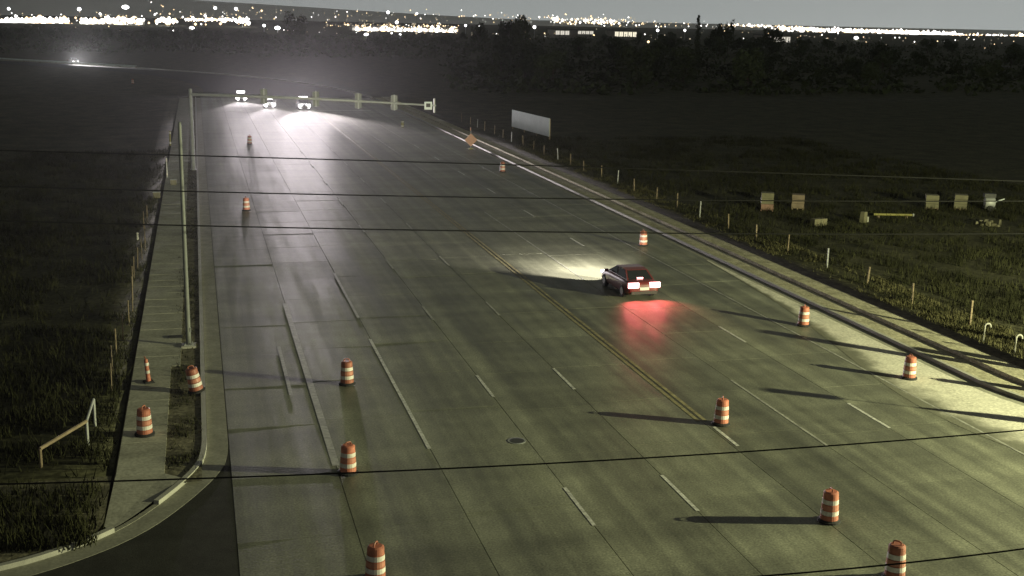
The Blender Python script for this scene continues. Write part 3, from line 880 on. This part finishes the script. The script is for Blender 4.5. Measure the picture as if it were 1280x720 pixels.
# car driving away
e_mid = emat('brake_light_glow', (1.0, .42, .40), 7)
nc = make_car(m_maroon, head=e_headn, tail=e_tail)
MB().box((0, -1.62, 1.05), (.34, .06, .06)).build('brake_light', e_mid, nc)
nc.location = (22.45, 58.9, .0); nc.rotation_euler = (0, 0, R(1.0))
for sx in (-1, 1):
    lamp_spot(nc, sx * .6, 2.36, .66, (sx * .08 - .20, 1, -.20), 12000, (1.0, .92, .80), 84)
    lamp_spot(nc, sx * .6, -2.42, .80, (0, -1, -.9), 420, (1.0, .12, .13), 110, 1.0, .10, 'tail_light_glow')
tag(nc, 'dark maroon sedan driving away with glowing tail lights and lit headlights', 'car')
# oncoming vehicles with dazzling headlights
def oncoming(px, py, paint, suv, lab, energy, lane_x=None):
    p = at(px, py, .7)
    c = make_car(paint, suv=suv, H=1.75 if suv else 1.44, L=4.8 if suv else 4.6, head=e_head, lamp=(.66, .42))
    c.location = (lane_x if lane_x is not None else p.x, p.y, .0); c.rotation_euler = (0, 0, math.pi)
    for sx in (-1, 1):
        lamp_spot(c, sx * .6, 2.44, .68, (-.05, 1, -.04), energy, (1.0, .89, .93), 46, 1.0)
    zr = (1.78 if suv else 1.47)
    MB().box((0, .1, zr + .10), (1.35, .16, .24)).build('added_glare_bar', e_head, c)  # added glowing bar, fills out the white glare of the headlights
    for sx in (-1, 1):
        MB().box((sx * .55, 2.36, .40), (.34, .08, .22)).build('added_glare_lamp', e_head, c)  # added glowing pair under the headlights, widens the same glare
    tag(c, lab, 'car')
oncoming(301, 121, m_silver, False, 'oncoming car with blinding headlights in the lane closest to the left kerb', 40000)
oncoming(336, 129, m_whitec, False, 'oncoming car with blinding headlights in the middle oncoming lane', 45000)
oncoming(379, 131, m_black, True, 'oncoming tall car with blinding headlights beside the yellow centre line', 190000)
# car on the far bend
p = at(92, 77, .6)
c = make_car(m_whitec, head=e_head); c.location = (p.x, p.y, .12); c.rotation_euler = (0, 0, R(200))
for sx in (-1, 1): lamp_spot(c, sx * .6, 2.4, .66, (0, 1, -.03), 90000, (1.0, .97, .97), 60, .8)
tag(c, 'distant car with bright headlights on the far road bend', 'car')
# guard rail on the bend
gr = empty('guard_rail', (-80, 400, .2))
rp = [at(-10 + k * 20, 72.5 + k * 1.15, .6) for k in range(10)]
MB().tube([q_ - Vector((-80, 400, .2)) for q_ in rp], .22, 6).build('rail', m_board, gr)
for q_ in rp: MB().box((q_.x + 80, q_.y - 400, .15), (.2, .2, .7)).build('post', m_wood, gr)
tag(gr, 'pale guard rail along the far road bend left of the signal', 'guard rail')

# ------------------------------------------------------------------ trees
def crown_mesh(seed, w, h, n, name, tall=False):
    rg = random.Random(seed); s = MB()
    cl_ = []
    for k in range(16 if not tall else 28):
        if tall: cl_.append((rg.gauss(0, w * .10), rg.gauss(0, w * .10), h * (k + .5) / 28, w * rg.uniform(.24, .36) * (1.1 - .7 * k / 28)))
        else:
            a = rg.uniform(0, 6.28); rr_ = w * .34 * math.sqrt(rg.random())
            cl_.append((rr_ * math.cos(a), rr_ * math.sin(a), h * rg.uniform(.28, .86), w * rg.uniform(.13, .24)))
    for k in range(n):
        cx, cy, cz, cr_ = rg.choice(cl_)
        d = Vector((rg.gauss(0, 1), rg.gauss(0, 1), rg.gauss(0, .8))); d = d.normalized() * cr_ * rg.uniform(.55, 1.05)
        p = Vector((cx, cy, cz)) + d
        if p.z < h * .06: continue
        u = Vector((rg.gauss(0, 1), rg.gauss(0, 1), rg.gauss(0, 1))).normalized(); t = u.cross(Vector((rg.gauss(0, 1), rg.gauss(0, 1), rg.gauss(0, 1)))).normalized()
        sz = w * rg.uniform(.025, .06)
        s.poly([p - u * sz, p + t * sz * .7, p + u * sz, p - t * sz * .7])
    me = s.mesh(name); me.materials.append(m_leaf); return me
crowns = [crown_mesh(10 + k, 9, 9, 1400, 'crown') for k in range(4)]
poplar = crown_mesh(30, 5, 16, 2600, 'crown', True)
tm = MB().tube([(0, 0, -.4), (.1, 0, 2.2), (.0, .1, 4.5)], [.32, .24, .12], 7)
for a in range(4): tm.tube([(.05, 0, 1.8 + a * .5), (1.9 * math.cos(a * 1.7), 1.9 * math.sin(a * 1.7), 4 + a * .5)], [.13, .05], 5)
trunk_me = tm.mesh('trunk'); trunk_me.materials.append(m_bark)
def tree(x, y, sc, kind, lab, group, sz=1.0, name='broadleaf_tree'):
    o = empty(name, (x, y, ground_z(x, y) - .05), random.uniform(0, 6.28)); o.scale = (sc, sc, sc * sz)
    t = bpy.data.objects.new('trunk', trunk_me); COL.objects.link(t); t.parent = o
    c = bpy.data.objects.new('crown', poplar if kind == 'p' else crowns[kind]); COL.objects.link(c); c.parent = o
    tag(o, lab, 'tree', group)
rt = random.Random(21)
# silhouettes that stand out against the skyline
def sky_tree(px, top, Y, wpx, kind, lab):
    p = atY(px, top, Y); h = max(5, p.z + .3); dist = math.hypot(p.x, Y); w = wpx * dist / FPX
    base_h = 16 if kind == 'p' else 9.0; base_w = 4.2 if kind == 'p' else 7.5
    sc = w / base_w
    tree(p.x, Y, sc, kind, lab, None, sz=(h / base_h) / sc)
sky_tree(652, 19, 560, 24, 0, 'rounded tree breaking the skyline above the lit warehouses, left of the poplar')
sky_tree(633, 26, 600, 18, 1, 'low tree on the skyline beside the rounded tree over the warehouses')
sky_tree(874, 20, 520, 9, 'p', 'thin tall poplar standing alone against the pale sky')
sky_tree(898, 26, 540, 16, 2, 'flat-topped tree on the skyline right next to the thin poplar')
sky_tree(912, 26, 540, 12, 3, 'bushy tree on the skyline past the flat-topped one from the poplar')
sky_tree(965, 34, 600, 20, 1, 'low tree on the skyline over the white lit shed')
sky_tree(370, 16, 640, 26, 3, 'dark tree on the skyline above the oncoming headlights')
sky_tree(600, 26, 640, 20, 2, 'dark tree standing past the end of the long lit shop front')
for k in range(150):
    px = rt.uniform(-30, 1310); Y = 260 + 700 * rt.random() ** 1.3
    p = atY(px, 60, Y)
    hy = 25.3 + .02116 * (px - 640)
    if px < 560: Y = rt.uniform(520, 900)
    dist = Y / .96
    maxh = CAMH - (rt.uniform(9, 16) * dist / FPX)      # stay below the band of lights
    if px < 560: maxh = CAMH - 18 * dist / FPX
    h = min(rt.uniform(4.5, 9.5), maxh)
    if h < 3: continue
    p = atY(px, 60, Y)
    if p.y < 420 and p.x < 60: continue
    sc = h / 8.6
    if px < 560: tree(p.x, p.y, sc, rt.randrange(4), 'low dark tree in the wooded belt below the left city lights', 'trees left of the road end', sz=.9)
    else: tree(p.x, p.y, sc, rt.randrange(4), 'dark round tree in the wooded belt behind the dark right field', 'trees behind the right field', sz=.95)
# continuous low scrub between the trees
def scrub(name, n, seed, region, lab):
    rg = random.Random(seed); s = MB()
    for k in range(n):
        px = rg.uniform(*region[0]); Y = rg.uniform(*region[1]); p = atY(px, 60, Y)
        if Y < 430 and p.x < 50: continue
        z = ground_z(p.x, p.y); w = rg.uniform(1.5, 4); h = rg.uniform(1.2, 3.2) * (Y / 600 + .3)
        for j in range(14):
            q_ = Vector((p.x + rg.gauss(0, w * .5), p.y + rg.gauss(0, w * .5), z + abs(rg.gauss(0, h * .45))))
            u = Vector((rg.gauss(0, 1), rg.gauss(0, 1), rg.gauss(0, 1))).normalized(); t = u.cross(Vector((0, .3, 1))).normalized(); sz = rg.uniform(.4, 1.0)
            s.poly([q_ - u * sz, q_ + t * sz * .7, q_ + u * sz, q_ - t * sz * .7])
    tag(s.build(name, m_leaf), lab, 'scrub', kind='stuff')
scrub('scrub', 1500, 5, ((-40, 1320), (430, 900)), 'dark scrub filling the ground between the far trees')
scrub('scrub', 700, 6, ((560, 1320), (230, 430)), 'dark scrub at the far side of the right field')

# ------------------------------------------------------------------ hillside, buildings and city lights
hv = []; hf = []
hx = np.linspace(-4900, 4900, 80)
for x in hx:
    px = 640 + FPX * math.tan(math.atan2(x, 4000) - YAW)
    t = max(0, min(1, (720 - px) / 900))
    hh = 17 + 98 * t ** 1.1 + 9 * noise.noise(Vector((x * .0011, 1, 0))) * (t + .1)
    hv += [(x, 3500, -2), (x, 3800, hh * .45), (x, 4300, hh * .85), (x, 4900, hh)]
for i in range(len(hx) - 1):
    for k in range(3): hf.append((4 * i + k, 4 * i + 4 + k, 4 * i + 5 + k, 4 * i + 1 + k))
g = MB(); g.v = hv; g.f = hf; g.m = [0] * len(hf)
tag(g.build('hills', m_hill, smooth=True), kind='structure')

octa = [(1, 0, 0), (-1, 0, 0), (0, 1, 0), (0, -1, 0), (0, 0, 1), (0, 0, -1)]
octf = [(0, 2, 4), (2, 1, 4), (1, 3, 4), (3, 0, 4), (2, 0, 5), (1, 2, 5), (3, 1, 5), (0, 3, 5)]
def dot(mb, p, r):
    n = len(mb.v)
    for v_ in octa: mb.v.append((p.x + v_[0] * r, p.y + v_[1] * r, p.z + v_[2] * r))
    for f_ in octf: mb.f.append(tuple(n + i for i in f_)); mb.m.append(mb.mi)
def band(mb, n, x0, x1, yfun, jit, Y, rpx, rg, mix=(0, 1, 2)):
    for k in range(n):
        px = rg.uniform(x0, x1); py = yfun(px) + rg.gauss(0, jit)
        p = atY(px, py, Y * rg.uniform(.97, 1.03)); mb.mi = rg.choice(mix)
        dot(mb, p, 1.45 * rpx * rg.uniform(.35, 1.5) * (1.9 if rg.random() < .06 else 1) * p.length / FPX)
rg = random.Random(11)
city = MB()
band(city, 300, -10, 86, lambda x: 28 - x * .02, 2.2, 1500, 1.1, rg, (0, 0, 1))
band(city, 190, 100, 180, lambda x: 26.5, 2.0, 1500, 1.0, rg, (0, 0, 1))
band(city, 60, 195, 222, lambda x: 26, 1.6, 1500, .9, rg, (0, 0, 1))
band(city, 110, 232, 292, lambda x: 24.5, .7, 1500, .7, rg, (0, 1))
band(city, 40, 293, 311, lambda x: 26, 1.5, 1500, .9, rg, (0,))
band(city, 330, 445, 572, lambda x: 37 + (x - 445) * .012, 2.2, 1300, .85, rg, (0, 0, 1))
band(city, 120, 400, 575, lambda x: 31 + (x - 400) * .01, 1.6, 1350, .45, rg, (1, 2))
band(city, 60, 70, 118, lambda x: 47, 1.6, 1000, .5, rg, (0, 1, 2))
band(city, 620, 965, 1195, lambda x: 35 + (x - 965) * .034, 1.2, 2900, .8, rg, (0, 0, 1))
band(city, 110, 1195, 1285, lambda x: 43.5 + (x - 1195) * .02, .9, 2900, .7, rg, (0, 1))
band(city, 130, 905, 965, lambda x: 31.5 + (x - 905) * .03, .8, 3000, .55, rg, (0, 1, 2))
# the sprinkle climbing the hillside and the lights in front of it
band(city, 170, 180, 640, lambda x: 15 + (x - 180) * .016, 4.2, 3400, .42, rg, (0, 1, 2, 2))
band(city, 130, 640, 800, lambda x: 23 + (x - 640) * .03, 3.2, 3400, .5, rg, (0, 1, 1, 2))
band(city, 80, 690, 775, lambda x: 25 + (x - 690) * .03, 2.0, 3400, .75, rg, (0, 1))
band(city, 60, 780, 910, lambda x: 29 + (x - 780) * .03, 2.0, 3200, .45, rg, (0, 1, 2))
band(city, 60, 0, 330, lambda x: 20, 2.5, 3200, .4, rg, (0, 1, 2))
band(city, 150, 300, 1280, lambda x: 41 + (x - 300) * .008, 3.5, 1100, .40, rg, (0, 1, 2, 2))
band(city, 60, 250, 1280, lambda x: 54 + (x - 250) * .012, 7, 800, .35, rg, (1, 2, 2))
band(city, 70, 40, 640, lambda x: 40 + (x - 40) * .012, 5, 1000, .38, rg, (0, 1, 2, 2))
band(city, 40, 640, 1280, lambda x: 46 + (x - 640) * .01, 4, 1000, .4, rg, (1, 1, 2))
band(city, 60, 0, 320, lambda x: 25, 3.2, 1500, .9, rg, (0, 1))
co = city.build('city_lights', [e_city, e_warm, e_dim]); tag(co, 'countless small lights of the distant town along the skyline', 'city lights', kind='stuff')

# individual lamp masts that stand out
def mast(px, py, Y, wpx, lab, m=e_flood, nlamp=4):
    p = atY(px, py, Y); z0 = ground_z(p.x, p.y) if p.z < 40 else p.z - 12
    d_ = p.length; w = wpx * d_ / FPX
    o = empty('lamp_mast', (p.x, p.y, z0)); h = max(3, p.z - z0)
    MB().tube([(0, 0, 0), (0, 0, h)], [.35, .2], 6).build('pole', m_steel, o)
    MB().box((0, .25, h), (w, .3, .35)).build('crossbar', m_steel, o)
    nl = 1 if wpx < 5 else 3
    for k in range(nl):
        x = (k - (nl - 1) / 2) * w * .3; rl_ = w * (.5 if nl == 1 else (.30, .40, .26)[k])
        q_ = MB(); q_.lathe([(rl_ * math.cos(t), rl_ * .9 * math.sin(t)) for t in np.linspace(-1.4, 1.4, 7)], 10, (x, -.1, h + .1)); q_.build('lamp', m, o)
    tag(o, lab, 'lamp mast')
mast(11, 11, 3200, 3.5, 'single bright lamp above the skyline lights at the far left of town')
mast(99, 11.5, 3200, 4.5, 'bright lamp high above the gap in the left band of lights')
mast(157, 9, 3200, 7, 'pair of bright floodlights high above the brightest part of the left lights')
mast(164, 26, 1400, 8, 'brightest flood lamp in the left band of town lights')
mast(108, 27, 1420, 8, 'flood lamp at the left end of the second stretch of town lights')
mast(210, 26, 1400, 8, 'flood lamp alone between two stretches of town lights')
mast(240, 38, 1000, 5, 'lamp mast in front of the trees under the town lights')
mast(241, 22, 1500, 3, 'small lamp mast at the left end of the thin line of lights')
mast(269, 10, 3200, 4, 'hillside lamp above the thin line of lights')
mast(295, 11, 3200, 4, 'hillside lamp above the bright short band by the trees')
mast(303, 26, 1450, 8, 'bright flood lamp closing the thin line of town lights')
mast(347, 35, 1050, 6, 'lamp mast beside the dark tree above the oncoming headlights')
mast(330, 32, 1080, 3.5, 'small lamp mast left of the lamp beside the dark tree')
mast(458, 52, 800, 5, 'single brilliant lamp mast in front of the long lit shop front')
mast(500, 51, 820, 3, 'smaller lamp mast right of the brilliant one before the shop front')
mast(485, 15.5, 3200, 4, 'hillside lamp above the long lit shop front')
mast(496, 28, 1350, 4, 'lamp mast rising over the middle of the long shop front')
mast(521, 17, 3200, 3, 'faint hillside lamp right of the lamp above the shop front')
mast(582, 32, 1200, 3, 'small lamp mast past the right end of the shop front')
mast(668, 34, 1000, 4, 'small wide lamp bar below the rounded skyline tree')
mast(822, 38, 1000, 3.5, 'lamp mast right of the second lit warehouse')
mast(856, 38, 1050, 3, 'small lamp mast just left of the thin poplar')
mast(1143, 42, 2700, 9, 'brightest lamp on the right-hand line of town lights')
mast(1070, 51, 1200, 5, 'lamp below the right-hand line of town lights')
mast(600, 33, 1250, 3, 'small lamp by the dark tree past the shop front')
mast(810, 61, 700, 3, 'small dull lamp in the dark trees below the second warehouse', e_warm)

# lit buildings
def building(px0, px1, py_top, py_bot, Y, lab, nwin, m_e, gable=False):
    a = atY(px0, py_bot, Y); b_ = atY(px1, py_bot, Y); t = atY(px0, py_top, Y)
    w = b_.x - a.x; zb = min(a.z, b_.z); h = t.z - zb; z0 = ground_z(a.x, Y)
    H_ = h + (zb - z0)
    o = empty('building', ((a.x + b_.x) / 2, Y, z0 - .1))
    MB().box((0, 12, H_ * .5), (w, 24, H_)).build('wall', m_wall, o)
    MB().box((0, 12, H_ + .3), (w + 1, 25, .6)).build('roof', m_roof, o)
    for k in range(nwin):
        ww = w / nwin
        if nwin > 7 and rt.random() < .35: continue
        wd = MB().box((-w / 2 + ww * (k + .5), -.06, zb - z0 + h * .48), (ww * .8, .1, h * .7)).build('window', m_e, o)
        MB().box((-w / 2 + ww * (k + .5), -.14, zb - z0 + h * .48), (.15, .06, h * .7)).build('mullion', m_roof, wd)
    tag(o, lab, 'building')
building(694, 712, 37, 44, 1000, 'small lit warehouse bay left of the longer lit warehouse', 3, e_front)
building(722, 742, 37.5, 43, 1010, 'long lit warehouse with bright bays below the skyline trees', 4, e_front)
building(768, 796, 38, 46.5, 980, 'warm lit warehouse left of the poplar', 5, e_win)
building(958, 988, 44, 53.5, 900, 'white lit shed below the right-hand line of town lights', 5, e_front)
building(1236, 1262, 84, 94, 420, 'small house with a lit wall among the dark right-hand trees', 4, emat('dim_window', (1, .86, .55), .28))
building(440, 572, 33, 42, 1320, 'long low shop front glowing with light below the hillside', 26, e_front)
building(78, 116, 45, 49, 1010, 'low lit building among trees under the left town lights', 8, e_dim)
building(120, 180, 24, 29, 1520, 'bright lit store in the second stretch of left town lights', 10, e_dim)
building(2, 84, 26, 31, 1520, 'wide bright store at the left end of the town lights', 14, e_dim)

# ------------------------------------------------------------------ night haze around the lamps
hz = MB().box((0, 2470, 65), (10200, 5140, 134)).build('haze', m_hill)
hz.data.materials.clear()
hm = bpy.data.materials.new('haze_volume'); hm.use_nodes = True
hn = hm.node_tree; hn.nodes.clear()
ho = hn.nodes.new('ShaderNodeOutputMaterial'); hp = hn.nodes.new('ShaderNodeVolumePrincipled')
hp.inputs['Color'].default_value = (.9, .9, .92, 1); hp.inputs['Density'].default_value = HAZE; hp.inputs['Anisotropy'].default_value = .84
hn.links.new(hp.outputs[0], ho.inputs['Volume'])
hz.data.materials.append(hm)
tag(hz, 'thin night haze over the road and town', 'haze', kind='stuff')
